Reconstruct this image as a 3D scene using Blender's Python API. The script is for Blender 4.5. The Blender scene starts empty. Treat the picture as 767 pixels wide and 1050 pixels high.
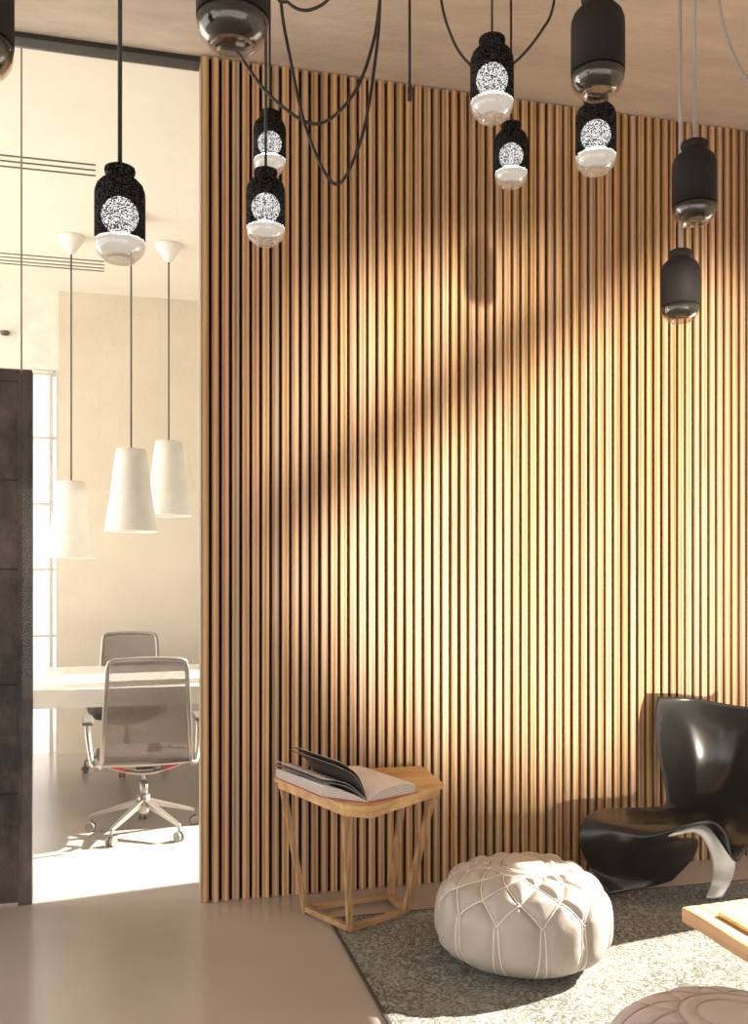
import bpy, bmesh, math, random
import numpy as np
from mathutils import Vector, Matrix, noise
random.seed(7)
sc = bpy.context.scene
C = sc.collection
F = 954.0; CX = 383.5; HY = 595.0; EYE = 1.35; YAW = math.radians(14.4)
CY, SY = math.cos(YAW), math.sin(YAW)
CEIL = 3.55; OCEIL = 3.60; WY = 3.947; WX0 = 0.27; RX = 3.4

# ---- measuring helpers: turn a point read from the photograph into a place in the room
def at(px, py, Z):
    lat = (px - CX) / F * Z
    return Vector((Z*SY + lat*CY, Z*CY - lat*SY, EYE - (py - HY)/F*Z))
def on_z(px, py, z):
    return at(px, py, (EYE - z)*F/(py - HY))

# ---------------------------------------------------------------- materials
def new_mat(name):
    m = bpy.data.materials.new(name); m.use_nodes = True
    nt = m.node_tree
    return m, nt, nt.nodes, nt.links, nt.nodes['Principled BSDF']
def plain(name, col, rough=.5, metal=0, spec=.5, coat=0, nscale=0, namt=.08, bump=0, bscale=60):
    m, nt, N, L, b = new_mat(name)
    b.inputs['Roughness'].default_value = rough; b.inputs['Metallic'].default_value = metal
    b.inputs['Specular IOR Level'].default_value = spec; b.inputs['Coat Weight'].default_value = coat
    b.inputs['Coat Roughness'].default_value = .06
    tc = N.new('ShaderNodeTexCoord')
    nz = N.new('ShaderNodeTexNoise'); nz.inputs['Scale'].default_value = nscale or 8; nz.inputs['Detail'].default_value = 6
    L.new(tc.outputs['Object'], nz.inputs['Vector'])
    r = N.new('ShaderNodeValToRGB')
    r.color_ramp.elements[0].position = .3; r.color_ramp.elements[1].position = .7
    r.color_ramp.elements[0].color = [c*(1-namt) for c in col] + [1]
    r.color_ramp.elements[1].color = [min(1, c*(1+namt)) for c in col] + [1]
    L.new(nz.outputs['Fac'], r.inputs['Fac']); L.new(r.outputs['Color'], b.inputs['Base Color'])
    if bump:
        n2 = N.new('ShaderNodeTexNoise'); n2.inputs['Scale'].default_value = bscale; n2.inputs['Detail'].default_value = 5
        L.new(tc.outputs['Object'], n2.inputs['Vector'])
        bp = N.new('ShaderNodeBump'); bp.inputs['Strength'].default_value = bump; bp.inputs['Distance'].default_value = .01
        L.new(n2.outputs['Fac'], bp.inputs['Height']); L.new(bp.outputs['Normal'], b.inputs['Normal'])
    return m
def wood(name, dark, light, axis='Z', scale=1.0, rough=.45, island=True, pits=0, hue=.18):
    m, nt, N, L, b = new_mat(name)
    tc = N.new('ShaderNodeTexCoord'); geo = N.new('ShaderNodeNewGeometry')
    mp = N.new('ShaderNodeMapping'); s = [55*scale]*3; s['XYZ'.index(axis)] = 1.6*scale
    mp.inputs['Scale'].default_value = s
    L.new(tc.outputs['Object'], mp.inputs['Vector'])
    off = N.new('ShaderNodeVectorMath'); off.operation = 'SCALE'; off.inputs[0].default_value = (37, 91, 53)
    L.new(geo.outputs['Random Per Island'], off.inputs['Scale'])
    ad = N.new('ShaderNodeVectorMath'); ad.operation = 'ADD'
    L.new(mp.outputs['Vector'], ad.inputs[0]); L.new(off.outputs['Vector'], ad.inputs[1])
    nz = N.new('ShaderNodeTexNoise'); nz.inputs['Scale'].default_value = 1.0; nz.inputs['Detail'].default_value = 7; nz.inputs['Distortion'].default_value = 1.2
    L.new(ad.outputs['Vector'], nz.inputs['Vector'])
    wv = N.new('ShaderNodeTexWave'); wv.bands_direction = 'X'; wv.inputs['Scale'].default_value = .35
    wv.inputs['Distortion'].default_value = 9; wv.inputs['Detail'].default_value = 3; wv.inputs['Detail Scale'].default_value = .35
    L.new(ad.outputs['Vector'], wv.inputs['Vector'])
    mx = N.new('ShaderNodeMix'); mx.inputs[0].default_value = .4
    L.new(nz.outputs['Fac'], mx.inputs[2]); L.new(wv.outputs['Fac'], mx.inputs[3])
    r = N.new('ShaderNodeValToRGB'); r.color_ramp.elements[0].position = .25; r.color_ramp.elements[1].position = .68
    r.color_ramp.elements[0].color = (*dark, 1); r.color_ramp.elements[1].color = (*light, 1)
    L.new(mx.outputs[0], r.inputs['Fac'])
    hs = N.new('ShaderNodeHueSaturation')
    L.new(r.outputs['Color'], hs.inputs['Color'])
    if island:
        for k, (sc_, lo, hi) in {'Value': (1, 1-hue, 1+hue), 'Hue': (17.3, .492, .505), 'Saturation': (31.7, .9, 1.1)}.items():
            mu = N.new('ShaderNodeMath'); mu.operation = 'MULTIPLY'; mu.inputs[1].default_value = sc_
            L.new(geo.outputs['Random Per Island'], mu.inputs[0])
            fr = N.new('ShaderNodeMath'); fr.operation = 'FRACT'; L.new(mu.outputs[0], fr.inputs[0])
            mr = N.new('ShaderNodeMapRange'); mr.inputs[3].default_value = lo; mr.inputs[4].default_value = hi
            L.new(fr.outputs[0], mr.inputs[0]); L.new(mr.outputs[0], hs.inputs[k])
    L.new(hs.outputs['Color'], b.inputs['Base Color'])
    b.inputs['Roughness'].default_value = rough
    bp = N.new('ShaderNodeBump'); bp.inputs['Strength'].default_value = .25; bp.inputs['Distance'].default_value = .002
    L.new(nz.outputs['Fac'], bp.inputs['Height']); L.new(bp.outputs['Normal'], b.inputs['Normal'])
    return m
def concrete(name, col, pit=.5, rough=.85, scale=1.0, amt=.1, streak=False):
    m, nt, N, L, b = new_mat(name)
    tc = N.new('ShaderNodeTexCoord'); b.inputs['Roughness'].default_value = rough
    mp = N.new('ShaderNodeMapping'); mp.inputs['Scale'].default_value = (1, 3.2, 1) if streak else (1, 1, 1)
    L.new(tc.outputs['Object'], mp.inputs['Vector'])
    a = N.new('ShaderNodeTexNoise'); a.inputs['Scale'].default_value = 2.2*scale; a.inputs['Detail'].default_value = 9; a.inputs['Roughness'].default_value = .65
    c = N.new('ShaderNodeTexNoise'); c.inputs['Scale'].default_value = 26*scale; c.inputs['Detail'].default_value = 4
    v = N.new('ShaderNodeTexVoronoi'); v.inputs['Scale'].default_value = 13*scale
    for n in (a, c, v): L.new(mp.outputs['Vector'], n.inputs['Vector'])
    r = N.new('ShaderNodeValToRGB'); r.color_ramp.elements[0].position = .3; r.color_ramp.elements[1].position = .72
    r.color_ramp.elements[0].color = [k*(1-amt) for k in col]+[1]; r.color_ramp.elements[1].color = [min(1, k*(1+amt)) for k in col]+[1]
    L.new(a.outputs['Fac'], r.inputs['Fac'])
    pr = N.new('ShaderNodeValToRGB'); pr.color_ramp.elements[0].position = .045; pr.color_ramp.elements[1].position = .085
    pr.color_ramp.elements[0].color = (1-pit, 1-pit, 1-pit, 1); pr.color_ramp.elements[1].color = (1, 1, 1, 1)
    L.new(v.outputs['Distance'], pr.inputs['Fac'])
    m1 = N.new('ShaderNodeMix'); m1.data_type = 'RGBA'; m1.blend_type = 'MULTIPLY'; m1.inputs[0].default_value = .9
    L.new(r.outputs['Color'], m1.inputs[6]); L.new(pr.outputs['Color'], m1.inputs[7])
    L.new(m1.outputs[2], b.inputs['Base Color'])
    bp = N.new('ShaderNodeBump'); bp.inputs['Strength'].default_value = .35; bp.inputs['Distance'].default_value = .01
    L.new(c.outputs['Fac'], bp.inputs['Height']); L.new(bp.outputs['Normal'], b.inputs['Normal'])
    return m
def emit(name, col, s):
    m = bpy.data.materials.new(name); m.use_nodes = True; nt = m.node_tree; nt.nodes.clear()
    e = nt.nodes.new('ShaderNodeEmission'); e.inputs[0].default_value = (*col, 1); e.inputs[1].default_value = s
    o = nt.nodes.new('ShaderNodeOutputMaterial'); nt.links.new(e.outputs[0], o.inputs[0]); return m
def pane(name, tint=(.97, .98, .97), refl=.06, fog=0, fogcol=(1, 1, 1), edge=.7):
    m = bpy.data.materials.new(name); m.use_nodes = True; nt = m.node_tree; nt.nodes.clear(); N = nt.nodes; L = nt.links
    t = N.new('ShaderNodeBsdfTransparent'); t.inputs[0].default_value = (*tint, 1)
    g = N.new('ShaderNodeBsdfGlossy'); g.inputs['Roughness'].default_value = .02
    lw = N.new('ShaderNodeLayerWeight'); lw.inputs['Blend'].default_value = .25
    mr = N.new('ShaderNodeMapRange'); mr.inputs[3].default_value = refl; mr.inputs[4].default_value = edge
    L.new(lw.outputs['Facing'], mr.inputs[0])
    mx = N.new('ShaderNodeMixShader'); L.new(mr.outputs[0], mx.inputs[0]); L.new(t.outputs[0], mx.inputs[1]); L.new(g.outputs[0], mx.inputs[2])
    out = mx
    if fog:
        tr = N.new('ShaderNodeBsdfTranslucent'); tr.inputs[0].default_value = (*fogcol, 1)
        m2 = N.new('ShaderNodeMixShader'); m2.inputs[0].default_value = fog
        L.new(mx.outputs[0], m2.inputs[1]); L.new(tr.outputs[0], m2.inputs[2]); out = m2
    o = N.new('ShaderNodeOutputMaterial'); L.new(out.outputs[0], o.inputs[0]); return m
def speckled(name):
    # black coating broken by fine clear specks that let the bulb behind be seen
    m = bpy.data.materials.new(name); m.use_nodes = True; nt = m.node_tree; N = nt.nodes; L = nt.links
    b = N['Principled BSDF']; b.inputs['Base Color'].default_value = (.018, .016, .015, 1); b.inputs['Roughness'].default_value = .75
    tc = N.new('ShaderNodeTexCoord'); n = N.new('ShaderNodeTexNoise'); n.inputs['Scale'].default_value = 300; n.inputs['Detail'].default_value = 2
    L.new(tc.outputs['Object'], n.inputs['Vector'])
    mp = N.new('ShaderNodeMapping'); mp.inputs['Scale'].default_value = (1, 1, 1)
    r = N.new('ShaderNodeValToRGB'); r.color_ramp.elements[0].position = .45; r.color_ramp.elements[1].position = .49
    L.new(n.outputs['Fac'], r.inputs['Fac'])
    t = N.new('ShaderNodeBsdfTransparent'); t.inputs[0].default_value = (.17, .17, .17, 1); mx = N.new('ShaderNodeMixShader')
    L.new(r.outputs['Color'], mx.inputs[0]); L.new(b.outputs[0], mx.inputs[1]); L.new(t.outputs[0], mx.inputs[2])
    bp = N.new('ShaderNodeBump'); bp.inputs['Strength'].default_value = .4; bp.inputs['Distance'].default_value = .002
    L.new(n.outputs['Fac'], bp.inputs['Height']); L.new(bp.outputs['Normal'], b.inputs['Normal'])
    L.new(mx.outputs[0], N['Material Output'].inputs[0]); return m
def rug_mat(name):
    m, nt, N, L, b = new_mat(name); b.inputs['Roughness'].default_value = .95; b.inputs['Specular IOR Level'].default_value = .1
    tc = N.new('ShaderNodeTexCoord')
    n1 = N.new('ShaderNodeTexNoise'); n1.inputs['Scale'].default_value = 14; n1.inputs['Detail'].default_value = 2
    L.new(tc.outputs['Object'], n1.inputs['Vector'])
    ad = N.new('ShaderNodeMix'); ad.data_type = 'RGBA'; ad.blend_type = 'LINEAR_LIGHT'; ad.inputs[0].default_value = .07
    L.new(tc.outputs['Object'], ad.inputs[6]); L.new(n1.outputs['Color'], ad.inputs[7])
    def math_(op, a, b=None):
        m_ = N.new('ShaderNodeMath'); m_.operation = op
        for k, v in enumerate((a, b)):
            if v is None: continue
            if isinstance(v, (int, float)): m_.inputs[k].default_value = v
            else: L.new(v, m_.inputs[k])
        return m_.outputs[0]
    def contour(fac, k): return math_('ABSOLUTE', math_('SINE', math_('MULTIPLY', fac, k)))
    na = N.new('ShaderNodeTexNoise'); na.inputs['Scale'].default_value = 11; na.inputs['Detail'].default_value = 2.5; na.inputs['Distortion'].default_value = .8
    va = N.new('ShaderNodeTexVoronoi'); va.inputs['Scale'].default_value = 6.5
    vb = N.new('ShaderNodeTexVoronoi'); vb.inputs['Scale'].default_value = 21
    for n_ in (na, va, vb): L.new(ad.outputs[2], n_.inputs['Vector'])
    lines = math_('MINIMUM', contour(na.outputs['Fac'], 30), math_('MINIMUM', contour(va.outputs['Distance'], 19), contour(vb.outputs['Distance'], 7)))
    big = N.new('ShaderNodeTexNoise'); big.inputs['Scale'].default_value = 2.6; big.inputs['Detail'].default_value = 3
    wear = N.new('ShaderNodeTexNoise'); wear.inputs['Scale'].default_value = 95; wear.inputs['Detail'].default_value = 4
    L.new(tc.outputs['Object'], big.inputs['Vector']); L.new(tc.outputs['Object'], wear.inputs['Vector'])
    f1 = math_('ADD', lines, math_('MULTIPLY', math_('SUBTRACT', wear.outputs['Fac'], .5), 1.3))
    f2 = math_('ADD', f1, math_('MULTIPLY', math_('SUBTRACT', big.outputs['Fac'], .5), .9))
    r = N.new('ShaderNodeValToRGB'); L.new(f2, r.inputs['Fac'])
    e = r.color_ramp.elements; e[0].position = .05; e[0].color = (.115, .108, .09, 1); e[1].position = .75; e[1].color = (.36, .36, .325, 1)
    k = e.new(.33); k.color = (.235, .235, .205, 1)
    L.new(r.outputs['Color'], b.inputs['Base Color'])
    # woven ribs
    w2 = N.new('ShaderNodeTexWave'); w2.bands_direction = 'X'; w2.inputs['Scale'].default_value = 60; w2.inputs['Distortion'].default_value = .6
    L.new(tc.outputs['Object'], w2.inputs['Vector'])
    bp = N.new('ShaderNodeBump'); bp.inputs['Strength'].default_value = .6; bp.inputs['Distance'].default_value = .004
    ab = N.new('ShaderNodeMath'); ab.operation = 'ADD'; L.new(w2.outputs['Fac'], ab.inputs[0]); L.new(wear.outputs['Fac'], ab.inputs[1])
    L.new(ab.outputs[0], bp.inputs['Height']); L.new(bp.outputs['Normal'], b.inputs['Normal'])
    return m
def mesh_fabric(name):
    m = bpy.data.materials.new(name); m.use_nodes = True; nt = m.node_tree; N = nt.nodes; L = nt.links
    b = N['Principled BSDF']; b.inputs['Base Color'].default_value = (.20, .155, .12, 1); b.inputs['Roughness'].default_value = .8
    t = N.new('ShaderNodeBsdfTransparent'); mx = N.new('ShaderNodeMixShader')
    tc = N.new('ShaderNodeTexCoord'); n = N.new('ShaderNodeTexNoise'); n.inputs['Scale'].default_value = 320
    L.new(tc.outputs['Object'], n.inputs['Vector'])
    mr = N.new('ShaderNodeMapRange'); mr.inputs[1].default_value = .3; mr.inputs[2].default_value = .7; mr.inputs[3].default_value = .05; mr.inputs[4].default_value = .42
    L.new(n.outputs['Fac'], mr.inputs[0]); L.new(mr.outputs[0], mx.inputs[0])
    L.new(b.outputs[0], mx.inputs[1]); L.new(t.outputs[0], mx.inputs[2]); L.new(mx.outputs[0], N['Material Output'].inputs[0])
    return m

M = {}
M['slat'] = wood('oak_slat', (.29, .155, .07), (.57, .37, .20), 'Z', .7, .5, True, hue=.14)
M['felt'] = plain('black_felt', (.012, .010, .009), .95)
M['oak'] = wood('table_oak', (.44, .25, .11), (.64, .42, .20), 'X', .8, .4, True, hue=.06)
M['oakleg'] = wood('leg_oak', (.30, .18, .085), (.46, .29, .145), 'Z', .8, .45, True, hue=.06)
M['oakrail'] = wood('rail_oak', (.30, .18, .085), (.46, .29, .145), 'X', .8, .45, True, hue=.06)
M['slab'] = wood('slab_wood', (.42, .24, .12), (.70, .50, .30), 'Y', .35, .5, True, hue=.04)
M['tray'] = wood('tray_wood', (.55, .36, .13), (.78, .58, .26), 'X', .6, .45, True, hue=.04)
M['floor'] = plain('polished_concrete', (.43, .375, .335), .22, 0, .6, 0, 1.6, .07)
M['ceil'] = concrete('ceiling_plaster', (.55, .475, .395), .12, .9, 1.2, .16, True)
M['oceil'] = concrete('office_plaster', (.84, .79, .69), .06, .9, 1, .03, True)
M['cwall'] = concrete('cream_concrete', (.70, .62, .50), .5, .85, 1.3, .05)
M['panel'] = plain('cream_panel', (.82, .77, .68), .7)
M['white'] = plain('white_lacquer', (.86, .83, .76), .35, 0, .5)
M['shade'] = plain('white_felt_shade', (.88, .85, .78), .85, 0, .2, 0, 14, .04, .3, 40)
M['black_metal'] = plain('header_metal', (.035, .03, .027), .5, .3, .5, 0, 5, .3)
M['door'] = None
M['blackcord'] = plain('black_cord', (.012, .011, .010), .5)
M['greycord'] = plain('grey_cord', (.33, .30, .30), .5)
M['blackglass'] = plain('black_bottle', (.014, .012, .011), .7, 0, .25)
M['speck'] = speckled('speckled_coating')
M['glow'] = emit('warm_bulb', (1, .98, .95), 42)
M['disc_on'] = emit('lit_diffuser', (1, .95, .88), .75)
M['cup'] = pane('clear_glass_cup', (.90, .88, .85), .05, edge=.3)
M['cup_on'] = pane('frosted_glass_cup', (.93, .91, .88), .06, .13, (.95, .9, .85), edge=.4)
M['pane'] = pane('window_pane', (.985, .985, .98), .012, edge=.25)
M['wpane'] = pane('bright_pane', (1, 1, .99), .03, .25)
M['leather'] = plain('stone_leather', (.41, .365, .325), .42, 0, .45, 0, 7, .06, .12, 45)
M['leather2'] = plain('mauve_leather', (.50, .43, .415), .48, 0, .4, 0, 7, .05, .12, 45)
M['seam'] = plain('pale_stitch', (.80, .75, .68), .6)
M['seam2'] = plain('mauve_stitch', (.40, .33, .32), .6)
M['fibre'] = plain('black_fibreglass', (.020, .019, .018), .26, 0, .5, .12)
M['alu'] = plain('satin_aluminium', (.75, .74, .72), .38, .35, .5)
M['chrome'] = plain('office_chrome', (.36, .32, .28), .3, .7, .5)
M['plastic'] = plain('dark_plastic', (.09, .08, .07), .5)
M['castergrey'] = plain('caster_grey', (.25, .23, .20), .4, .4)
M['seatcloth'] = plain('seat_cloth', (.075, .06, .05), .9)
M['netting'] = mesh_fabric('mesh_netting')
M['red'] = plain('red_accent', (.55, .03, .04), .45)
M['redcover'] = plain('red_cover', (.45, .10, .08), .5)
M['paper'] = plain('book_paper', (.80, .75, .74), .8)
M['darkpage'] = plain('dark_print', (.05, .043, .038), .45, 0, .5)
M['bind'] = plain('rug_binding', (.055, .045, .038), .9)
M['rug'] = rug_mat('distressed_rug')
# page edges: fine stripes
def edges_mat():
    m, nt, N, L, b = new_mat('page_edges'); tc = N.new('ShaderNodeTexCoord')
    w = N.new('ShaderNodeTexWave'); w.bands_direction = 'Z'; w.inputs['Scale'].default_value = 55; w.inputs['Distortion'].default_value = 2.5
    L.new(tc.outputs['Object'], w.inputs['Vector']); r = N.new('ShaderNodeValToRGB')
    r.color_ramp.elements[0].color = (.25, .21, .19, 1); r.color_ramp.elements[1].color = (.72, .66, .62, 1)
    L.new(w.outputs['Fac'], r.inputs['Fac']); L.new(r.outputs['Color'], b.inputs['Base Color']); b.inputs['Roughness'].default_value = .85
    return m
M['edges'] = edges_mat()
def door_mat():
    m, nt, N, L, b = new_mat('weathered_steel'); tc = N.new('ShaderNodeTexCoord')
    mp = N.new('ShaderNodeMapping'); mp.inputs['Scale'].default_value = (1, 1, .55); L.new(tc.outputs['Object'], mp.inputs['Vector'])
    n = N.new('ShaderNodeTexNoise'); n.inputs['Scale'].default_value = 3.2; n.inputs['Detail'].default_value = 10; n.inputs['Roughness'].default_value = .75
    L.new(mp.outputs['Vector'], n.inputs['Vector'])
    r = N.new('ShaderNodeValToRGB'); r.color_ramp.elements[0].position = .42; r.color_ramp.elements[0].color = (.020, .016, .013, 1)
    r.color_ramp.elements[1].position = .75; r.color_ramp.elements[1].color = (.15, .115, .09, 1)
    L.new(n.outputs['Fac'], r.inputs['Fac']); L.new(r.outputs['Color'], b.inputs['Base Color'])
    b.inputs['Roughness'].default_value = .62
    return m
M['door'] = door_mat()

# ---------------------------------------------------------------- mesh helpers
def box(bm, x0, x1, y0, y1, z0, z1, mi=0):
    vs = [bm.verts.new(p) for p in ((x0,y0,z0),(x1,y0,z0),(x1,y1,z0),(x0,y1,z0),(x0,y0,z1),(x1,y0,z1),(x1,y1,z1),(x0,y1,z1))]
    for f in ((0,3,2,1),(4,5,6,7),(0,1,5,4),(1,2,6,5),(2,3,7,6),(3,0,4,7)):
        bm.faces.new([vs[i] for i in f]).material_index = mi
def prism(bm, pts, z0, z1, mi=0):
    a = [bm.verts.new((p[0], p[1], z0)) for p in pts]; b = [bm.verts.new((p[0], p[1], z1)) for p in pts]; n = len(pts)
    bm.faces.new(a[::-1]).material_index = mi; bm.faces.new(b).material_index = mi
    for i in range(n): bm.faces.new((a[i], a[(i+1)%n], b[(i+1)%n], b[i])).material_index = mi
def tube(bm, pts, rad, n=10, mi=0, cap=True, squash=None):
    pts = [Vector(p) for p in pts]; rings = []
    rr = rad if isinstance(rad, (list, tuple)) else [rad]*len(pts)
    up = None
    for i, p in enumerate(pts):
        t = (pts[min(i+1, len(pts)-1)] - pts[max(i-1, 0)]).normalized()
        if up is None:
            up = t.orthogonal().normalized() if squash is None else (Vector(squash) - t*t.dot(Vector(squash))).normalized()
        up = (up - t*up.dot(t)).normalized(); s = t.cross(up)
        rings.append([bm.verts.new(p + up*math.cos(a)*rr[i] + s*math.sin(a)*rr[i]) for a in [2*math.pi*k/n for k in range(n)]])
    for a, b in zip(rings, rings[1:]):
        for k in range(n):
            f = bm.faces.new((a[k], a[(k+1)%n], b[(k+1)%n], b[k])); f.smooth = True; f.material_index = mi
    if cap:
        bm.faces.new(rings[0][::-1]).material_index = mi; bm.faces.new(rings[-1]).material_index = mi
def bar(bm, p, q, w, d, up=(0,0,1), mi=0, w2=None, d2=None):
    # straight rectangular bar from p to q
    p, q = Vector(p), Vector(q); t = (q-p).normalized(); u = Vector(up); u = (u - t*u.dot(t)).normalized(); s = t.cross(u)
    w2 = w2 or w; d2 = d2 or d
    A = [bm.verts.new(p + s*a*w/2 + u*b*d/2) for a, b in ((-1,-1),(1,-1),(1,1),(-1,1))]
    B = [bm.verts.new(q + s*a*w2/2 + u*b*d2/2) for a, b in ((-1,-1),(1,-1),(1,1),(-1,1))]
    bm.faces.new(A[::-1]); bm.faces.new(B)
    for i in range(4): bm.faces.new((A[i], A[(i+1)%4], B[(i+1)%4], B[i]))
def lathe(bm, prof, n=48, mi=0, close=False):
    rings = []
    for r, z in prof:
        if r < 1e-5: rings.append([bm.verts.new((0, 0, z))])
        else: rings.append([bm.verts.new((r*math.cos(2*math.pi*k/n), r*math.sin(2*math.pi*k/n), z)) for k in range(n)])
    for a, b in zip(rings, rings[1:]):
        for k in range(n):
            if len(a) == 1 and len(b) == 1: continue
            if len(a) == 1: f = bm.faces.new((a[0], b[(k+1)%n], b[k]))
            elif len(b) == 1: f = bm.faces.new((a[k], a[(k+1)%n], b[0]))
            else: f = bm.faces.new((a[k], a[(k+1)%n], b[(k+1)%n], b[k]))
            f.smooth = True; f.material_index = mi
def spline(ctrl, n=16):
    ctrl = [Vector(c) for c in ctrl]; P = [ctrl[0]*2-ctrl[1]] + ctrl + [ctrl[-1]*2-ctrl[-2]]; out = []
    for i in range(1, len(P)-2):
        for k in range(n):
            t = k/n
            out.append(.5*((2*P[i]) + (P[i+1]-P[i-1])*t + (2*P[i-1]-5*P[i]+4*P[i+1]-P[i+2])*t*t + (3*P[i]-P[i-1]-3*P[i+1]+P[i+2])*t**3))
    out.append(ctrl[-1]); return out
def obj(name, bm, mats, parent=None, loc=(0,0,0), rz=0, bevel=0, smooth=False):
    bmesh.ops.recalc_face_normals(bm, faces=bm.faces)
    me = bpy.data.meshes.new(name); bm.to_mesh(me); bm.free()
    for m in (mats if isinstance(mats, (list, tuple)) else [mats]): me.materials.append(m)
    o = bpy.data.objects.new(name, me); C.objects.link(o); o.parent = parent; o.location = loc; o.rotation_euler = (0,0,rz)
    if smooth:
        for p in me.polygons: p.use_smooth = True
    if bevel:
        b = o.modifiers.new('bevel', 'BEVEL'); b.width = bevel; b.segments = 2; b.limit_method = 'ANGLE'
    return o
def BM(): return bmesh.new()
def thing(name, label, cat, loc=(0,0,0), rz=0, group=None):
    o = bpy.data.objects.new(name, None); C.objects.link(o); o.location = loc; o.rotation_euler = (0,0,rz)
    o.empty_display_size = .05; tag(o, label, cat, group); return o
def tag(o, label, cat, group=None):
    o['label'] = label; o['category'] = cat
    if group: o['group'] = group
    return o
def struct(name, bm, mats, parent=None, label=None, **k):
    o = obj(name, bm, mats, parent, **k)
    if parent is None:
        o['kind'] = 'structure'; o['category'] = 'structure'
        if label: o['label'] = label
    return o
def children(o): return [c for c in bpy.data.objects if c.parent == o]
def copy_tree(o, parent=None):
    c = o.copy(); C.objects.link(c); c.parent = parent
    for ch in children(o): copy_tree(ch, c)
    return c

# ================================================================ THE SETTING
bm = BM(); box(bm, -7, 9, -6, 13, -.2, 0)
struct('floor', bm, M['floor'], label='polished beige concrete floor running through lounge and office')['category'] = 'floor'
# lounge ceiling
bm = BM(); box(bm, -7, RX+.06, -2.6, WY+.06, CEIL, CEIL+.3)
struct('ceiling', bm, M['ceil'], label='brown-grey rough plaster ceiling over the lounge')['category'] = 'ceiling'
bm = BM(); box(bm, -7, RX+.2, WY+.06, 9.4, OCEIL, OCEIL+.25)
struct('ceiling_office', bm, M['oceil'], label='cream plaster ceiling of the office behind the partition')['category'] = 'ceiling'
# slatted oak wall
P_ = .0424; SW = .0288; SD = .030
wall = BM(); box(wall, WX0+.004, RX, WY+SD, WY+.13, 0, CEIL-.001)
wo = struct('wall_back', wall, M['felt'], label='wall clad in narrow vertical oak slats over black backing'); wo['category'] = 'wall'
bm = BM(); n = int((RX-WX0)/P_)
for i in range(n):
    x = WX0 + i*P_; w = SW + random.uniform(-.0006, .0006); y0 = WY + random.uniform(-.0006, .0006); c = .0022
    a = [(x, WY+SD), (x, y0+c), (x+c, y0), (x+w-c, y0), (x+w, y0+c), (x+w, WY+SD)]
    prism(bm, a, .001, CEIL-.002 - random.uniform(0, .006))
obj('slat_cladding', bm, M['slat'], wo)
bm = BM(); box(bm, WX0-.003, WX0-.001, WY+.012, WY+.13, 0, CEIL)
struct('trim_1', bm, plain('edge_strip', (.33, .25, .17), .6), label='thin dark edge strip at the end of the slatted wall')['category'] = 'trim'
# header channel of the glass partition
bm = BM(); box(bm, -6, WX0-.006, WY+.02, WY+.10, CEIL-.022, CEIL+.05)
struct('trim_2', bm, M['black_metal'], label='dark metal header channel above the glass partition')['category'] = 'trim'
# glass partition with an upright joint
_a = at(22, 300, 1); jx = _a.x*(WY+.07)/_a.y
w1 = thing('window_1', 'clear frameless glass partition between lounge and office', 'window'); w1['kind'] = 'structure'
for a, b in ((-6, jx-.003), (jx+.003, WX0-.012)):
    bm = BM(); box(bm, a, b, WY+.064, WY+.076, 2.2 if b < jx else .0, CEIL-.035)
    obj('glass_pane', bm, M['pane'], w1)
bm = BM(); box(bm, jx-.003, jx+.003, WY+.064, WY+.076, 2.2, CEIL-.035)
obj('glass_joint', bm, plain('joint_seal', (.35, .32, .28), .6), w1)
# dark weathered steel door, standing at the partition
dr = on_z(33, 927, 0); dy = dr.y - .01; dxr = dr.x
d1 = thing('door_1', 'tall dark weathered steel door at the left edge', 'door', (dxr-.5, dy, 0)); d1['kind'] = 'structure'
H_ = 2.225; Wd = 1.0
bm = BM(); box(bm, -.5, .5-.055, .012, .045, .01, H_-.05)
for z in (.62, 1.22, 1.82): pass
obj('door_panel', bm, M['door'], d1)
for nm, (a, b, c, d) in {'stile': (.5-.055, .5, 0, H_), 'top_rail': (-.5, .5-.055, H_-.05, H_)}.items():
    bm = BM(); box(bm, a, b, 0, .055, c, d); obj(nm, bm, M['door'], d1, bevel=.003)
bm = BM(); box(bm, -.5, -.445, 0, .055, 0, H_-.05); obj('stile', bm, M['door'], d1, bevel=.003)
for py in (494, 584, 700, 810):
    z = EYE-(py-HY)/F*3.93
    bm = BM(); box(bm, -.445, .445, .008, .0125, z-.002, z+.002); obj('panel_seam', bm, M['felt'], d1)
# office shell
CW = at(60, 773, 7.23); CWY = CW.y; CWX = CW.x
bm = BM(); box(bm, CWX, RX, CWY, CWY+.2, 0, OCEIL)
struct('wall_office', bm, M['cwall'], label='cream board-marked concrete wall at the back of the office')['category'] = 'wall'
bz = EYE + (HY-380)/F*7.25
bm = BM(); box(bm, -6, CWX, CWY+.0, CWY+.15, bz, OCEIL)
struct('wall_bulkhead', bm, M['panel'], label='cream bulkhead panel above the bright office window')['category'] = 'wall'
# window behind: white frame with grid
w2 = thing('window_2', 'bright white gridded window at the back of the office', 'window', (0, CWY+.02, 0)); w2['kind'] = 'structure'
xs = [-6, CWX-.11, CWX-.06]
bm = BM()
for x in (-5.1, -4.2, -3.3, -2.4, -1.5): box(bm, x-.012, x+.012, 0, .05, 0, bz)
xg = at(53, 500, 7.3).x
box(bm, xg-.012, xg+.012, 0, .05, 0, bz); box(bm, CWX-.02, CWX-.002, 0, .05, 0, bz)
for py in (384, 449, 517, 584, 652, 718): 
    z = EYE-(py-HY)/F*7.25; box(bm, -6, CWX-.002, .004, .046, z-.009, z+.009)
obj('window_frame', bm, plain('white_frame', (.58, .54, .48), .5), w2)
bm = BM(); box(bm, -6, CWX-.002, .02, .028, 0, bz); obj('glass_pane', bm, M['wpane'], w2)
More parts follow.
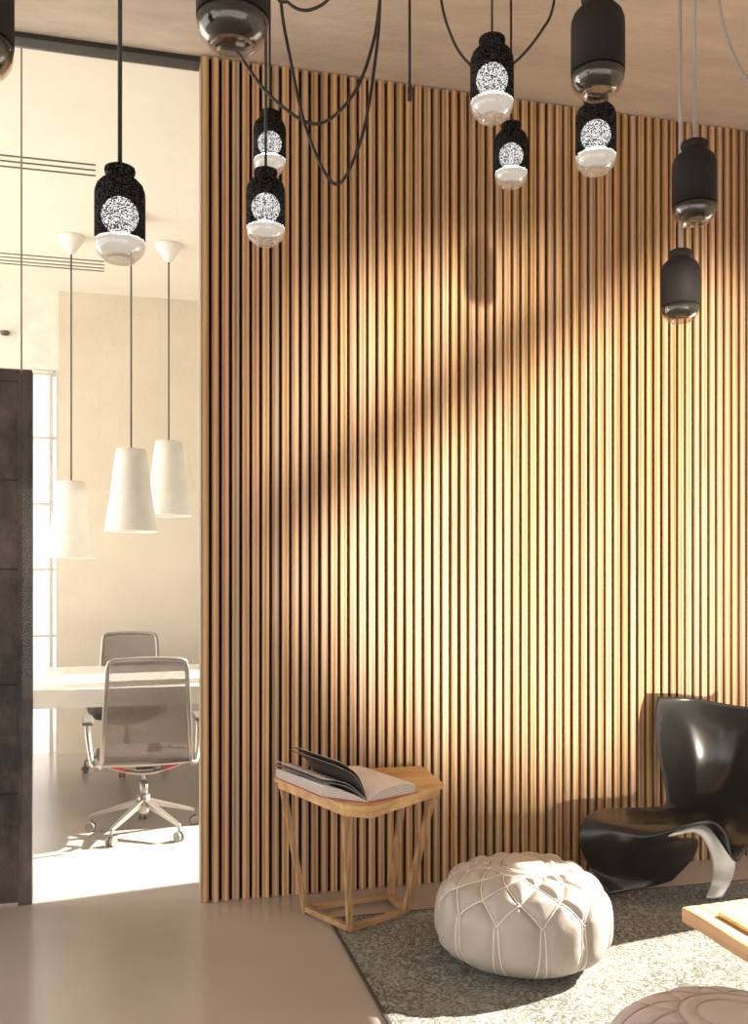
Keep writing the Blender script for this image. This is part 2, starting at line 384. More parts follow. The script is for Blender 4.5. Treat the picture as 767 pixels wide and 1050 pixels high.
# side wall on the right: openings that let the low sun in
def wall_x(x0, x1, ya, yb, z1, holes, name, mat, label):
    bm = BM(); ys = sorted(set([ya, yb] + [h[0] for h in holes] + [h[1] for h in holes]))
    for a, b in zip(ys, ys[1:]):
        h = [q for q in holes if q[0] <= a and q[1] >= b]
        z = 0
        for q in sorted(h, key=lambda q: q[2]):
            if q[2] > z: box(bm, x0, x1, a, b, z, q[2])
            z = q[3]
        if z < z1: box(bm, x0, x1, a, b, z, z1)
    o = struct(name, bm, mat, label=label); o['category'] = 'wall'
wall_x(RX, RX+.06, -2.6, WY+.13, CEIL, [(2.42, 3.36, .12, 1.78)], 'wall_right', M['panel'], 'side wall of the lounge with a low window opening')
wall_x(RX, RX+.06, WY+.13, 9.4, OCEIL, [(4.72, 5.98, 1.75, 3.3), (6.28, 6.78, 1.75, 3.3)], 'wall_office_side', M['oceil'], 'side wall of the office with two tall window openings')

bm = BM(); box(bm, -7, RX+.06, -2.72, -2.6, 2.35, CEIL)  # unseen wall strip added to keep sky light off the upper slats
struct('sky_block_wall', bm, M['panel'], label='added upper wall above the opening behind the viewer, holding back sky light')['category'] = 'wall'
# ================================================================ RUG
rc = on_z(339.5, 949, 0)
bm = BM(); x0, x1, y0, y1 = rc.x, RX-.15, .6, 3.62
box(bm, x0+.006, x1, y0, y1-.006, .0005, .010)
rug = thing('rug', 'grey-green distressed floral rug with dark bound edge', 'rug')
obj('rug_pile', bm, M['rug'], rug)
bm = BM(); box(bm, x0, x0+.010, y0, y1, .0004, .011); box(bm, x0+.010, x1, y1-.008, y1, .0004, .011)
obj('bound_edge', bm, M['bind'], rug)
RZ = .0102

# ================================================================ BLACK BOTTLE PENDANTS
def lamp(px, pyb, w, lit, cord_r, label, cord='blackcord', dx=0, canopy_shift=0):
    D = .12; Z = F*D/w; b = at(px, pyb, Z)
    top = b.z + .227
    t = thing('pendant_lamp', label, 'pendant lamp', (b.x, b.y, top), random.uniform(0, 6), 'black bottle-shaped pendant lamps')
    body = [(.0, 0), (.030, 0), (.0355, -.003), (.037, -.009), (.0355, -.016), (.0315, -.020), (.0325, -.026), (.044, -.034), (.054, -.045), (.0592, -.060), (.060, -.075), (.060, -.177)]
    bm = BM(); lathe(bm, body)
    bo = obj('bottle_body', bm, M['speck'] if lit else M['blackglass'], t)
    so = bo.modifiers.new('solidify', 'SOLIDIFY'); so.thickness = .0015
    bm = BM(); lathe(bm, [(.0595, -.178), (.0592, -.190), (.0565, -.203), (.050, -.213), (.042, -.220), (.0375, -.2245), (.032, -.2245), (.028, -.218), (.020, -.2155), (0, -.215)])
    cu = obj('glass_base', bm, M['cup_on'] if lit else M['cup'], t)
    so = cu.modifiers.new('solidify', 'SOLIDIFY'); so.thickness = .003
    bm = BM(); tube(bm, [(.0345*math.cos(a), .0345*math.sin(a), -.2245) for a in [2*math.pi*k/32 for k in range(33)]], .0028, 8, cap=False)
    obj('glass_ring', bm, M['cup_on'] if lit else M['cup'], cu)
    if lit:
        bm = BM(); bmesh.ops.create_uvsphere(bm, u_segments=24, v_segments=16, radius=.044)
        obj('bulb', bm, M['glow'], t, loc=(0, 0, -.117), smooth=True)
        bm = BM(); lathe(bm, [(0, -.181), (.030, -.181), (.057, -.181), (.057, -.184), (.030, -.188), (0, -.189)])
        obj('diffuser', bm, M['disc_on'], t)
    else:
        bm = BM(); lathe(bm, [(0, -.172), (.030, -.172), (.0578, -.178), (.0572, -.191), (.050, -.203), (.030, -.209), (0, -.210)])
        obj('socket', bm, M['blackglass'], t)
    bm = BM(); L_ = CEIL - top
    tube(bm, [(0, 0, -.002), (0, 0, L_)], cord_r, 10)
    obj('cord', bm, M[cord], t)
    bm = BM(); lathe(bm, [(0, L_-.022), (.020, L_-.022), (.024, L_-.015), (.024, L_), (0, L_)], 20)
    obj('ceiling_cap', bm, M['blackcord'], t)
    return t
lamp(-30, 78, 84, False, .005, 'black bottle pendant cut off by the left edge, only its glass rim showing')
lamp(123, 268, 51, True, .0055, 'lit speckled black bottle pendant hanging alone in front of the office')
lamp(238.5, 50, 74, False, .004, 'large unlit black bottle pendant cut by the top edge, above the slatted wall end')
lamp(272.5, 250, 40, True, .0045, 'lit black bottle pendant, lower and nearer of the overlapping left pair')
lamp(276.5, 178, 33.5, True, .0042, 'lit black bottle pendant, smaller one behind the left pair')
lamp(504.5, 123, 44.5, True, .0032, 'lit black bottle pendant between two swagged cables, highest lit one')
lamp(524, 191, 34, True, .0042, 'small lit black bottle pendant just below right of the swagged one')
lamp(613, 98, 54.5, False, .005, 'big unlit black bottle pendant cut by the top edge, covering a lit one')
lamp(611, 177, 41.5, True, .004, 'lit black bottle pendant directly below the big unlit one')
lamp(712, 230, 44.5, False, .0052, 'unlit black bottle pendant on a grey cord, upper one at right', 'greycord')
lamp(697.5, 330, 38.5, False, .0055, 'unlit black bottle pendant on a grey cord, lowest hanging of all', 'greycord')

# swagged cables
def swag(label, pts, r, mat='blackcord'):
    # pts: (px, py, Z); both ends run up to the ceiling
    P = [at(*p) for p in pts]
    bm = BM(); s = spline(P, 14); tube(bm, s, r, 10)
    for e in (0, -1):
        if abs(s[e].z - CEIL) < .02: pass
    return tag(obj('hanging_cable', bm, M[mat], None), label, 'cable', 'cables swagged from the lounge ceiling')
def czt(px, Z):   # ceiling pixel row at this depth
    return HY - (CEIL-EYE)/Z*F
swag('black cable in the shallower of two long loops over the slatted wall',
     [(205, czt(205, 2.9), 2.9), (222, 8, 2.88), (245, 55, 2.86), (280, 101, 2.85), (324, 127, 2.85), (360, 100, 2.85), (381, 50, 2.86), (390, -10, 2.87), (394, czt(394, 2.9), 2.9)], .0052)
swag('black cable in the deepest narrow loop over the slatted wall',
     [(281, czt(281, 2.8), 2.8), (287, -10, 2.8), (298, 62, 2.8), (316, 138, 2.8), (345, 189, 2.8), (371, 140, 2.8), (385, 60, 2.8), (390, -12, 2.8), (391, czt(391, 2.8), 2.8)], .005)
swag('short black cable loop dipping just below the top edge',
     [(268, czt(268, 2.6), 2.6), (280, -22, 2.6), (296, 3, 2.6), (315, 10.5, 2.6), (337, -1, 2.6), (350, -30, 2.6), (360, czt(360, 2.6), 2.6)], .0046)
swag('black cable swagged wide behind the highest lit bottle pendant',
     [(446, czt(446, 3.1), 3.1), (451, -10, 3.1), (460, 30, 3.1), (476, 60, 3.1), (503, 78, 3.1), (530, 62, 3.1), (555, 32, 3.1), (568, 2, 3.1), (576, czt(576, 3.1), 3.1)], .0045)
swag('grey cable sweeping out past the top right corner',
     [(728, czt(728, 3.1), 3.1), (736, -6, 3.1), (748, 45, 3.1), (768, 84, 3.1), (800, 100, 3.1), (835, 60, 3.1), (850, czt(850, 3.1), 3.1)], .0045, 'greycord')
Zs = 3.3
ht = thing('hanging_cable', 'straight black cable ending in a small plug above the slatted wall', 'cable', (0,0,0), 0, 'cables swagged from the lounge ceiling')
a = at(420, 0, Zs); e = at(420, 90, Zs); f = at(420, 103, Zs)
bm = BM(); tube(bm, [(a.x, a.y, CEIL), (a.x, a.y, e.z)], .0052); obj('cord', bm, M['blackcord'], ht)
bm = BM(); tube(bm, [(a.x, a.y, e.z+.01), (a.x, a.y, e.z), (a.x, a.y, f.z)], [.006, .0085, .0085]); obj('plug', bm, M['blackcord'], ht)
a = at(281.2, 0, 3.0)

# ================================================================ SIDE TABLE
TH = .545
tb = thing('side_table', 'oak side table with angular top and slanted legs, before the slatted wall', 'side table', (0, 0, 0))
hexa = [(.552, 3.80), (.722, 3.262), (.815, 3.20), (1.185, 3.50), (1.205, 3.855), (.66, 3.885)]
cxm = sum(p[0] for p in hexa)/6; cym = sum(p[1] for p in hexa)/6
def shrink(pts, k): return [(cxm+(p[0]-cxm)*k, cym+(p[1]-cym)*k) for p in pts]
bm = BM(); prism(bm, hexa, TH-.020, TH); obj('tabletop', bm, M['oak'], tb, bevel=.0015)
bm = BM(); prism(bm, shrink(hexa, .955), TH-.046, TH-.0205); obj('apron', bm, M['oak'], tb, bevel=.0015)
foot = [on_z(313, 934, RZ), on_z(359, 955.5, RZ), on_z(415, 937, RZ), on_z(400, 922, RZ)]
foot = [Vector((p.x, p.y, 0)) for p in foot]
tops = [Vector((.585, 3.775, TH-.046)), Vector((.742, 3.315, TH-.046)), Vector((1.145, 3.52, TH-.046)), Vector((1.12, 3.83, TH-.046))]
fz = .0015
for p, q in zip(foot, tops):
    bm = BM(); z0 = RZ+.007 if p.x > rc.x and p.y < 3.62 else .0015
    d = (q-p); bar(bm, Vector((p.x, p.y, z0)), q, .026, .022, up=(1, .2, 0)); obj('leg', bm, M['oakleg'], tb, bevel=.001)
for i in range(4):
    a, b = foot[i], foot[(i+1)%4]
    bm = BM(); t = (b-a).normalized()
    bar(bm, a + t*.012 + Vector((0, 0, .0225)), b - t*.012 + Vector((0, 0, .0225)), .022, .022); obj('base_rail', bm, M['oakrail'], tb, bevel=.001)

# ---- open book
bk = thing('open_book', 'open art book with red cover and fanned dark pages on the side table', 'book', (0, 0, 0))
S = Vector((.812, 3.262, 0)); U = Vector((-.115, .375, 0)); VR = Vector((.213, .105, 0)); VL = Vector((-.142, .130, 0))
z0 = TH+.001
def sheet(bm, base, V, U, prof, thick, mi=0, ulen=1.0):
    # surface swept along U; prof: list of (fraction along V, height)
    rows = []
    for f_, h in prof:
        rows.append([bm.verts.new(base + V*f_ + U*u*ulen + Vector((0, 0, h + dz))) for u in (0, 1) for dz in (0, thick)])
    for a, b in zip(rows, rows[1:]):
        for q in ((0,1,3,2),):
            pass
        for i, j in ((0,1),(1,3),(3,2),(2,0)):
            f = bm.faces.new((a[i], b[i], b[j], a[j])); f.material_index = mi
    bm.faces.new([rows[0][i] for i in (0,1,3,2)]).material_index = mi; bm.faces.new([rows[-1][i] for i in (0,2,3,1)]).material_index = mi
bm = BM(); sheet(bm, S-U*.02, VR*1.06, U, [(0, z0), (1, z0)], .003, 0, 1.04); sheet(bm, S-U*.02, VL*1.07, U, [(0, z0), (1, z0)], .003, 0, 1.04)
obj('cover', bm, M['redcover'], bk)
def block(V, prof, name):
    bm = BM(); n = len(prof); A = []; 
    for u in (0, 1):
        lo = [bm.verts.new(S + V*f_ + U*u + Vector((0, 0, z0+.0035))) for f_, h in prof]
        hi = [bm.verts.new(S + V*f_ + U*u + Vector((0, 0, z0+.0035+h))) for f_, h in prof]
        A.append((lo, hi))
    for i in range(n-1):
        f = bm.faces.new((A[0][1][i], A[0][1][i+1], A[1][1][i+1], A[1][1][i])); f.material_index = 1; f.smooth = True
        bm.faces.new((A[0][0][i], A[0][0][i+1], A[0][1][i+1], A[0][1][i])); bm.faces.new((A[1][0][i], A[1][0][i+1], A[1][1][i+1], A[1][1][i]))
        bm.faces.new((A[0][0][i], A[0][0][i+1], A[1][0][i+1], A[1][0][i]))
    bm.faces.new((A[0][0][-1], A[0][1][-1], A[1][1][-1], A[1][0][-1])); bm.faces.new((A[0][0][0], A[0][1][0], A[1][1][0], A[1][0][0]))
    return obj(name, bm, [M['edges'], M['paper']], bk)
block(VR, [(0, .004), (.12, .020), (.3, .031), (.55, .036), (.8, .035), (1, .030)], 'page_block')
block(VL, [(0, .003), (.2, .016), (.5, .030), (.8, .034), (1, .034)], 'page_block')
# a loose page lifting off the right block
bm = BM(); sheet(bm, S, VR, U, [(0, z0+.008), (.12, z0+.026), (.35, z0+.041), (.6, z0+.045), (.85, z0+.040), (.97, z0+.036)], .0008, 0); obj('loose_page', bm, M['paper'], bk)
# fanned pages on the left
for tip, mid, mt in (((1.02, .052), (.5, .046), 'darkpage'), ((1.0, .066), (.48, .056), 'darkpage'), ((.66, .120), (.30, .090), 'darkpage'), ((.60, .136), (.25, .098), 'darkpage')):
    ctrl = [Vector((0, 0, z0+.006)), Vector((mid[0]*.4, 0, z0+mid[1]*.62)), Vector((mid[0], 0, z0+mid[1]+.004)), Vector((tip[0], 0, z0+tip[1]))]
    pr = [(p.x, p.z) for p in spline(ctrl, 6)]
    bm = BM(); sheet(bm, S, VL, U, pr, .0010, 0, .99); s_ = obj('fanned_page', bm, M[mt], bk); s_['label'] = 'dark printed page'
    bm = BM(); sheet(bm, S, VL, U, [(a, b+.0012) for a, b in pr], .0012, 0, 1.0); obj('fanned_page', bm, M['edges'] , bk)

# ================================================================ POUFS
def pouf(name, label, cx, cy, z, R, H, rot, lm, sm, lump, seed, gr=1.0):
    def prof(ph):   # ph 0 top .. pi bottom
        s, c = math.sin(ph), math.cos(ph)
        r = R*abs(s)**.72
        zz = H*.47 + (H*.53*abs(c)**.80 if c > 0 else -H*.47*abs(c)**.62)
        return r, zz
    def pt(th, ph):
        r, zz = prof(ph); return Vector((r*math.cos(th), r*math.sin(th), zz))
    n = 12; dk = 2*math.pi/n
    lowp, midp, upp, topp = 1.36, .93, .56, .30
    segs = []
    def line(t0, p0, t1, p1, k=8, wob=0):
        L = []
        for i in range(k+1):
            f = i/k; L.append((t0+(t1-t0)*f, p0+(p1-p0)*f + wob*math.sin(math.pi*f)))
        segs.append(L)
    for k in range(n):
        t = k*dk
        line(t, lowp, t+dk/2, midp, 8, -.05); line(t, lowp, t-dk/2, midp, 8, -.05)
        line(t+dk/2, midp, t, upp, 8, -.03); line(t+dk/2, midp, t+dk, upp, 8, -.03)
        line(t, upp, t+dk/2, topp, 6); line(t, upp, t-dk/2, topp, 6)
        line(t+.02, lowp, t+.075, 2.35, 12); line(t-.02, lowp, t-.06, 2.35, 12)
    line(0, .17, 2*math.pi, .17, 64); line(0, topp, 2*math.pi, topp, 64)
    allp = []
    for L in segs:
        P = [pt(a, b) for a, b in L]
        for a, b in zip(P, P[1:]):
            for f in (0, .5): allp.append(a.lerp(b, f))
    A = np.array([tuple(p) for p in allp])
    NT, NP = 220, 110
    V = np.zeros((NP+1, NT, 3))
    for i in range(NP+1):
        for j in range(NT):
            V[i, j] = pt(2*math.pi*j/NT, math.pi*i/NP)
    flat = V.reshape(-1, 3); d = np.full(len(flat), 9.)
    for k in range(0, len(A), 64):
        dd = np.sqrt(((flat[:, None, :]-A[None, k:k+64, :])**2).sum(2)).min(1); d = np.minimum(d, dd)
    def lumpy(v, nn):
        q = v*5 + Vector((seed, seed, seed)); w = v*16 + Vector((seed, 3, 1))
        return v + nn*(noise.noise(q)*lump + noise.noise(w)*lump*.32)
    def nrm(v): 
        w = Vector((v.x/R**2, v.y/R**2, (v.z-H*.47)/(H/2)**2)); return w.normalized() if w.length > 0 else Vector((0, 0, 1))
    out = []
    for v, dist in zip(flat, d):
        v = Vector(v); nn = nrm(v); fl = min(1, max(0, (v.z-.015)/.08))
        v2 = lumpy(v, nn*fl) - nn*(.0115*math.exp(-(dist/.012)**2) - .006*min(1, dist/.045))*fl*gr
        v2.z = max(v2.z, .0005); out.append(v2)
    bm = BM(); vs = [bm.verts.new(p) for p in out]
    for i in range(NP):
        for j in range(NT):
            f = bm.faces.new((vs[i*NT+j], vs[i*NT+(j+1)%NT], vs[(i+1)*NT+(j+1)%NT], vs[(i+1)*NT+j])); f.smooth = True
    bmesh.ops.remove_doubles(bm, verts=bm.verts, dist=1e-5)
    t = thing(name, label, 'pouf', (cx, cy, z), rot)
    obj('leather_cover', bm, lm, t)
    bm = BM()
    for L in segs:
        P = []
        for a, b in L:
            v = pt(a, b); nn = nrm(v); fl = min(1, max(0, (v.z-.015)/.08)); P.append(lumpy(v, nn*fl) - nn*.0082*fl*gr)
        tube(bm, P, .0024, 6)
    s_ = obj('stitched_seams', bm, sm, t); s_['label'] = 'raised pale stitching'
    return t
pc = at(537, 900, 3.29)
pouf('pouf', 'stone-coloured stitched leather pouf, partly sunlit, beside the side table', pc.x, pc.y, RZ, .302, .345, math.radians(-14.4-90-2+5), M['leather'], M['seam'], .012, 2)
pouf('pouf', 'mauve stitched leather pouf cut by the bottom edge', 1.345, 1.885, RZ, .300, .335, .3, M['leather2'], M['seam2'], .004, 9, .35)

# ================================================================ BLACK SHELL LOUNGE CHAIR
ch = thing('lounge_chair', 'black glossy sculptural shell lounge chair with pale metal leg by the right edge', 'lounge chair', tuple(on_z(690, 912, 0)))
base = Vector(ch.location)
def grid_surface(bm, rows, nu=10, nv=10):
    # rows of control points -> smooth surface (catmull-rom both ways)
    R1 = [spline(r, nu) for r in rows]
    cols = [spline([R1[i][j] for i in range(len(R1))], nv) for j in range(len(R1[0]))]
    V = [[bm.verts.new(p - base) for p in c] for c in cols]
    for i in range(len(V)-1):
        for j in range(len(V[0])-1):
            f = bm.faces.new((V[i][j], V[i+1][j], V[i+1][j+1], V[i][j+1])); f.smooth = True
shell = [  # each row from the far edge (left in view) to the near edge (right), from the top of the back to the seat lip
 [(674,714,4.30),(712,716,4.30),(760,724,4.20),(806,727,3.98)],
 [(671,738,4.27),(712,745,4.33),(760,750,4.24),(808,752,3.94)],
 [(675,775,4.22),(714,782,4.32),(758,786,4.22),(803,790,3.88)],
 [(682,806,4.17),(714,812,4.26),(752,818,4.14),(796,832,3.80)],
 [(682,824,4.14),(708,829,4.16),(740,836,4.04),(770,866,3.78)],
 [(668,828,4.13),(696,834,4.10),(724,838,3.98),(754,884,3.80)],
 [(650,829,4.13),(680,838,4.06),(710,840,3.95),(747,858,3.84)],
 [(634,829,4.12),(664,841,4.02),(698,843,3.93),(732,843,3.86)],
 [(618,830,4.10),(648,843,3.99),(680,850,3.91),(706,847,3.87)],
 [(607,834,4.06),(636,846,3.96),(662,857,3.90),(690,853,3.89)],
 [(599,840,4.03),(626,850,3.95),(656,861,3.91),(686,857,3.93)],
 [(594,853,4.01),(622,864,3.95),(656,869,3.93),(700,860,4.00)],
 [(596,872,4.00),(626,882,3.96),(664,883,3.98),(716,861,4.12)],
 [(607,893,3.99),(636,901,3.97),(672,897,4.03),(710,880,4.16)],
 [(625,917.6,0),(646,913.5,0),(668,909,0),(688,903.5,0)],
]
bm = BM()
rows = [[(at(*p) if p[2] else on_z(p[0], p[1], RZ+.018)) for p in r] for r in shell]
grid_surface(bm, rows, 10, 8)
sh = obj('shell', bm, M['fibre'], ch)
s_ = sh.modifiers.new('solidify', 'SOLIDIFY'); s_.thickness = .014; s_.offset = 0
s_ = sh.modifiers.new('sub', 'SUBSURF'); s_.levels = 1; s_.render_levels = 1
leg = [ [(664,860,3.925),(672,857,3.93)], [(690,856,3.93),(698,850,3.95)], [(708,853,3.94),(720,845,3.97)], [(719,858,3.94),(738,848,3.97)], [(727,872,3.93),(749,862,3.955)],
 [(731,890,3.93),(753,884,3.94)], [(729,907,3.94),(748,905,3.94)], [(724,921,0),(740,920,0)] ]
bm = BM(); rows = [[(at(*p) if p[2] else on_z(p[0], p[1], RZ+.008)) for p in r] for r in leg]
rows = [[r[0], r[0].lerp(r[1], .5)+Vector((-.006, -.010, 0)), r[1]] for r in rows]
grid_surface(bm, rows, 5, 8)
lg = obj('leg', bm, M['alu'], ch); lg['label'] = 'pale satin metal leg'
s_ = lg.modifiers.new('solidify', 'SOLIDIFY'); s_.thickness = .014; s_.offset = 0

# ================================================================ COFFEE TABLE
ct = on_z(699, 930, .35)
t = thing('coffee_table', 'low rough-edged wooden coffee table at the right edge', 'coffee table', (ct.x, ct.y, 0))
bm = BM(); pts = []
for k in range(22):
    f = k/21; pts.append((.006*noise.noise(Vector((f*7, 1, 0))) + .012*math.sin(f*5)*0, -f*1.35))
pts += [(1.0, -1.35), (1.0, .085)]
for k in range(8): pts.append((1.0 - (k+1)/8.*.97, .085*(1-(k+1)/8.) + .004*noise.noise(Vector((k*.8, 4, 0)))))
prism(bm, pts[::-1], .305, .35); obj('tabletop', bm, M['slab'], t, bevel=.003)
for (x, y) in ((.235, -.20), (.90, -.20), (.235, -1.2), (.90, -1.2)):
    bm = BM(); box(bm, x-.03, x+.03, y-.03, y+.03, RZ+.0005, .3045); obj('leg', bm, M['oakleg'], t, bevel=.002)
sb = on_z(736, 934, .365)
t = thing('wooden_tray', 'yellowish flat wooden board lying on the coffee table', 'tray', (sb.x, sb.y, .351))
bm = BM(); box(bm, 0, .42, -.30, 0, 0, .012); obj('board', bm, M['tray'], t, bevel=.002)
bm = BM(); box(bm, .075, .36, -.25, -.05, .0123, .0165); obj('raised_panel', bm, M['tray'], t, bevel=.001)

# ================================================================ OFFICE
# meeting table
fy = 5.38; by = 6.77
t = thing('meeting_table', 'long thick white meeting table in the office', 'table', (.3, fy, 0))
bm = BM(); box(bm, -1.9, 2.2, 0, by-fy, .645, .75); obj('tabletop', bm, M['white'], t, bevel=.003)
for x in (-1.85, 2.05):
    bm = BM(); box(bm, x, x+.08, .12, by-fy-.12, 0, .6445); obj('leg_panel', bm, M['white'], t, bevel=.003)
# office chair (faces +Y, back towards -Y)
def office_chair(label, loc, rz):
    t = thing('office_chair', label, 'office chair', loc, rz, 'silver mesh-back office chairs at the meeting table')
    bm = BM(); lathe(bm, [(0, .20), (.034, .20), (.036, .16), (.030, .115), (.022, .10), (0, .10)], 20); hub = obj('hub', bm, M['chrome'], t)
    for k in range(5):
        a = math.radians(-110 + 72*k) - YAW - rz
        dx, dy = math.cos(a), math.sin(a)
        bm = BM(); bar(bm, (dx*.02, dy*.02, .165), (dx*.29, dy*.29, .082), .036, .034, w2=.020, d2=.016); obj('base_arm', bm, M['chrome'], t, bevel=.003)
        ca = BM()
        for s in (-1, 1):
            c = Vector((dx*.288 - dy*.013*s, dy*.288 + dx*.013*s, .0255)); ax = Vector((-dy, dx, 0))
            tube(ca, [c-ax*.008, c+ax*.008], .0245, 18)
        tube(ca, [(dx*.288, dy*.288, .085), (dx*.288, dy*.288, .045)], .007)
        obj('caster', ca, M['castergrey'], t)
    bm = BM(); tube(bm, [(0, 0, .19), (0, 0, .27)], .022, 16); tube(bm, [(0, 0, .27), (0, 0, .345)], .014, 16); obj('gas_column', bm, M['chrome'], t)
    # curved carrier rail under the seat
    bm = BM(); rail = [Vector((x, -.10, .335 + .065*(abs(x)/.23)**1.8)) for x in [-.23+.046*i for i in range(11)]]
    tube(bm, rail, .009, 8); rail2 = [p + Vector((0, .2, 0)) for p in rail]; tube(bm, rail2, .009, 8)
    bar(bm, (0, -.10, .340), (0, .10, .340), .09, .03); obj('seat_carrier', bm, M['chrome'], t)
    for s in (-1, 1):
        bm = BM(); bar(bm, (s*.09, -.112, .352), (s*.215, -.112, .396), .010, .014); o = obj('accent_strip', bm, M['red'], t); o['label'] = 'red strip'
    # seat cushion
    bm = BM(); NX = 14; V = {}
    for i in range(NX+1):
        for j in range(NX+1):
            u, v = i/NX*2-1, j/NX*2-1
            m_ = math.sqrt(max(0, 1-.35*v*v)); m2 = math.sqrt(max(0, 1-.35*u*u))
            V[i, j] = bm.verts.new((u*.245*m_, .02+v*.235*m2, .445 + .018*(1-u*u)*(1-v*v) - .02*max(0, v)**3))
    for i in range(NX):
        for j in range(NX): f = bm.faces.new((V[i, j], V[i+1, j], V[i+1, j+1], V[i, j+1])); f.smooth = True
    o = obj('seat', bm, M['seatcloth'], t); s_ = o.modifiers.new('solidify', 'SOLIDIFY'); s_.thickness = .045
    # backrest: frame loop and netting
    def bp(u, v):   # u -1..1, v 0..1
        hw = .222 - .028*v
        return Vector((u*hw, -.235 - .075*v - .05*math.sin(v*math.pi)*.4 + .03*u*u - .03, .415 + .53*v + .010*(1-u*u)*v))
    loop = [(-1, v/12) for v in range(0, 12)] + [(-.96, .985)] + [(u/6, 1) for u in range(-5, 6)] + [(.96, .985)] + [(1, v/12) for v in range(11, -1, -1)] + [(u/6, 0) for u in range(5, -6, -1)] + [(-1, 0)]
    bm = BM(); tube(bm, [bp(*p) for p in loop], .0125, 8, cap=False); obj('back_frame', bm, M['chrome'], t)
    bm = BM(); G = [[bm.verts.new(bp(u/8*.985, v/12*.985+.005)) for v in range(13)] for u in range(-8, 9)]
    for a, b in zip(G, G[1:]):
        for j in range(12): f = bm.faces.new((a[j], b[j], b[j+1], a[j+1])); f.smooth = True
    obj('mesh_back', bm, M['netting'], t)
    for s in (-1, 1):
        bm = BM(); P = spline([(s*.225, -.20, .40), (s*.262, -.13, .39), (s*.278, -.07, .46), (s*.288, -.03, .545), (s*.288, -.02, .60)], 6)
        tube(bm, P, [.013+.006*i/len(P) for i in range(len(P))], 8); arm = obj('armrest', bm, M['chrome'], t)
        bm = BM(); box(bm, s*.288-.028, s*.288+.028, -.13, .11, .600, .622); obj('arm_pad', bm, M['plastic'], arm, bevel=.008)
    return t
oc = office_chair('silver mesh-back office chair seen from behind, nearest the glass', (.045, 5.14, 0), math.radians(3))
o2 = copy_tree(oc); o2.location = (-.06, 6.90, 0); o2.rotation_euler = (0, 0, math.radians(176))
o2['label'] = 'silver mesh-back office chair on the far side of the white table'

# white cone pendants
def cone_lamp(px, pyt, pyb, w, Z, label):
    b = at(px, pyb, Z); Hs = (pyb-pyt)/F*Z; rb = w/2/F*Z; rt = rb*.55
    t = thing('cone_pendant', label, 'pendant lamp', (b.x, b.y, b.z), 0, 'white cone pendants over the meeting table')
    bm = BM(); lathe(bm, [(rb, 0), (rb*.985, .006), (rb*.80, Hs*.38), (rt*1.16, Hs*.8), (rt, Hs), (0, Hs+.004)], 40)
    o = obj('lamp_shade', bm, M['shade'], t); s_ = o.modifiers.new('solidify', 'SOLIDIFY'); s_.thickness = .005
    bm = BM(); tube(bm, [(0, 0, Hs), (0, 0, OCEIL-b.z-.09)], .0055, 8); obj('cord', bm, M['plastic'], t)
    bm = BM(); zc = OCEIL-b.z; lathe(bm, [(0, zc-.115), (.018, zc-.112), (.03, zc-.095), (.088, zc-.012), (.090, zc-.001), (0, zc-.001)], 32); obj('ceiling_rose', bm, M['shade'], t)
cone_lamp(73, 494, 572, 50, 6.10, 'white cone pendant over the table, leftmost and lowest hanging')
cone_lamp(134.5, 461, 545, 54, 5.75, 'white cone pendant over the table, middle and nearest one')
cone_lamp(173, 453, 529, 48, 6.25, 'white cone pendant over the table, right one beside the slatted wall')

# linear slot vents
def vent(px_end, rows, label):
    t = thing('slot_vent', label, 'air vent', (0, 0, OCEIL))
    for py in rows:
        p = on_z(px_end, py, OCEIL-.0)   # right end
        Z = (OCEIL-EYE)*F/(HY-py); p = at(px_end, py, Z)
        bm = BM(); box(bm, -3.5, p.x, p.y-.006, p.y+.006, -.004, .0005); obj('slot', bm, M['plastic'], t)
    return t
vent(98, (169, 174.5, 180), 'nearer dark linear slot vent in the office ceiling')
vent(107, (268, 271.5, 275, 278), 'farther dark linear slot vent in the office ceiling')
bm = BM(); lathe(bm, [(0, 0), (.036, 0), (.036, -.012), (.026, -.028), (0, -.034)], 24)
o = tag(obj('smoke_sensor', bm, M['plastic'], None, (at(5, 355, 1).x*(CWY-.038)/at(5, 355, 1).y, CWY-.038, EYE+(HY-355)/F*7.55)), 'small dark dome sensor on the cream bulkhead above the door', 'sensor')

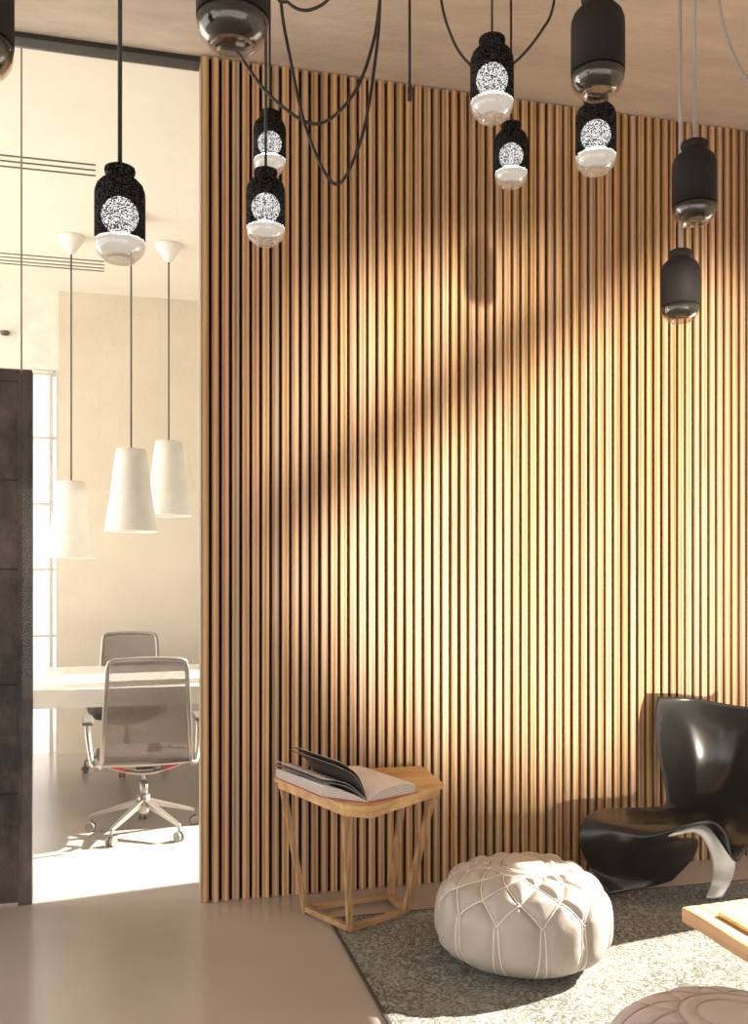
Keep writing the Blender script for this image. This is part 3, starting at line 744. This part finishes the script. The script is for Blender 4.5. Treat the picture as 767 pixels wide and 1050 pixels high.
# ================================================================ LIGHT
w = bpy.data.worlds.new('World'); sc.world = w; w.use_nodes = True
bg = w.node_tree.nodes['Background']; bg.inputs[0].default_value = (1, .95, .90, 1); bg.inputs[1].default_value = 2.5
def sun(name, d, s, ang, col):
    l = bpy.data.lights.new(name, 'SUN'); l.energy = s; l.angle = math.radians(ang); l.color = col
    o = bpy.data.objects.new(name, l); C.objects.link(o); o.rotation_euler = Vector(d).to_track_quat('-Z', 'Y').to_euler(); o.location = (0, 0, 6); return o
D1 = Vector((-.83, -.13, -.54))
sun('sun', D1, 27, .6, (1, .93, .82))
def area(name, loc, d, sx, sy, e, col):
    l = bpy.data.lights.new(name, 'AREA'); l.shape = 'RECTANGLE'; l.size = sx; l.size_y = sy; l.energy = e; l.color = col
    o = bpy.data.objects.new(name, l); C.objects.link(o); o.location = loc; o.rotation_euler = Vector(d).to_track_quat('-Z', 'Y').to_euler(); return o
area('office_daylight', (-3.6, 5.9, 1.9), (1, 0, .05), 3, 3, 150, (1, .95, .86))
# added spot lamp behind the viewer, standing in for sunlight on the slats
D2 = Vector((-.42, .76, -.40)).normalized()
def spot(name, loc, aim, e, ang, blend, size, col):
    l = bpy.data.lights.new(name, 'SPOT'); l.energy = e; l.spot_size = math.radians(ang); l.spot_blend = blend; l.shadow_soft_size = size; l.color = col
    o = bpy.data.objects.new(name, l); C.objects.link(o); o.location = loc; o.rotation_euler = (Vector(aim)-Vector(loc)).to_track_quat('-Z', 'Y').to_euler(); return o
LS = Vector((2.35, -2.2, .62))
spot('added_wall_spot', LS, (2.0, 3.95, 1.76), 4500, 29.5, .7, .06, (1, .895, .74))
def shade_bar(a, b, w, y=-.7, name='light_blocker_slanted'):
    # added unseen bar behind the viewer, shading the wall between points a and b
    k = (y-LS.y)/(WY-LS.y); P = [LS + (Vector((p[0], WY, p[1]))-LS)*k for p in (a, b)]
    bm = BM(); bar(bm, P[0], P[1], w*k, .03, up=(0, 1, 0)); o = struct(name, bm, M['black_metal'], label='added slanted bar behind the viewer, shading a band of the slatted wall' if name == 'light_blocker_slanted' else 'added broad bar behind the viewer, shading the top of the slatted wall'); o['category'] = 'trim'
shade_bar((-.3, 1.0), (3.0, 3.4), .25)
shade_bar((-.6, 3.0), (4, 3.3), .6, -.76, 'light_blocker_broad')  # second added bar, keeps the lamp off the wall top

cam = bpy.data.cameras.new('camera'); co = bpy.data.objects.new('camera', cam); C.objects.link(co)
co.location = (0, 0, EYE); co.rotation_euler = (math.pi/2, 0, -YAW)
cam.sensor_width = 36; cam.sensor_fit = 'AUTO'; cam.lens = F/1050*36; cam.shift_y = (HY-525)/1050; cam.clip_start = .05
sc.camera = co
vs = sc.view_settings; vs.view_transform = 'Standard'; vs.look = 'None'; vs.gamma = 1; vs.use_curve_mapping = False; vs.exposure = 0
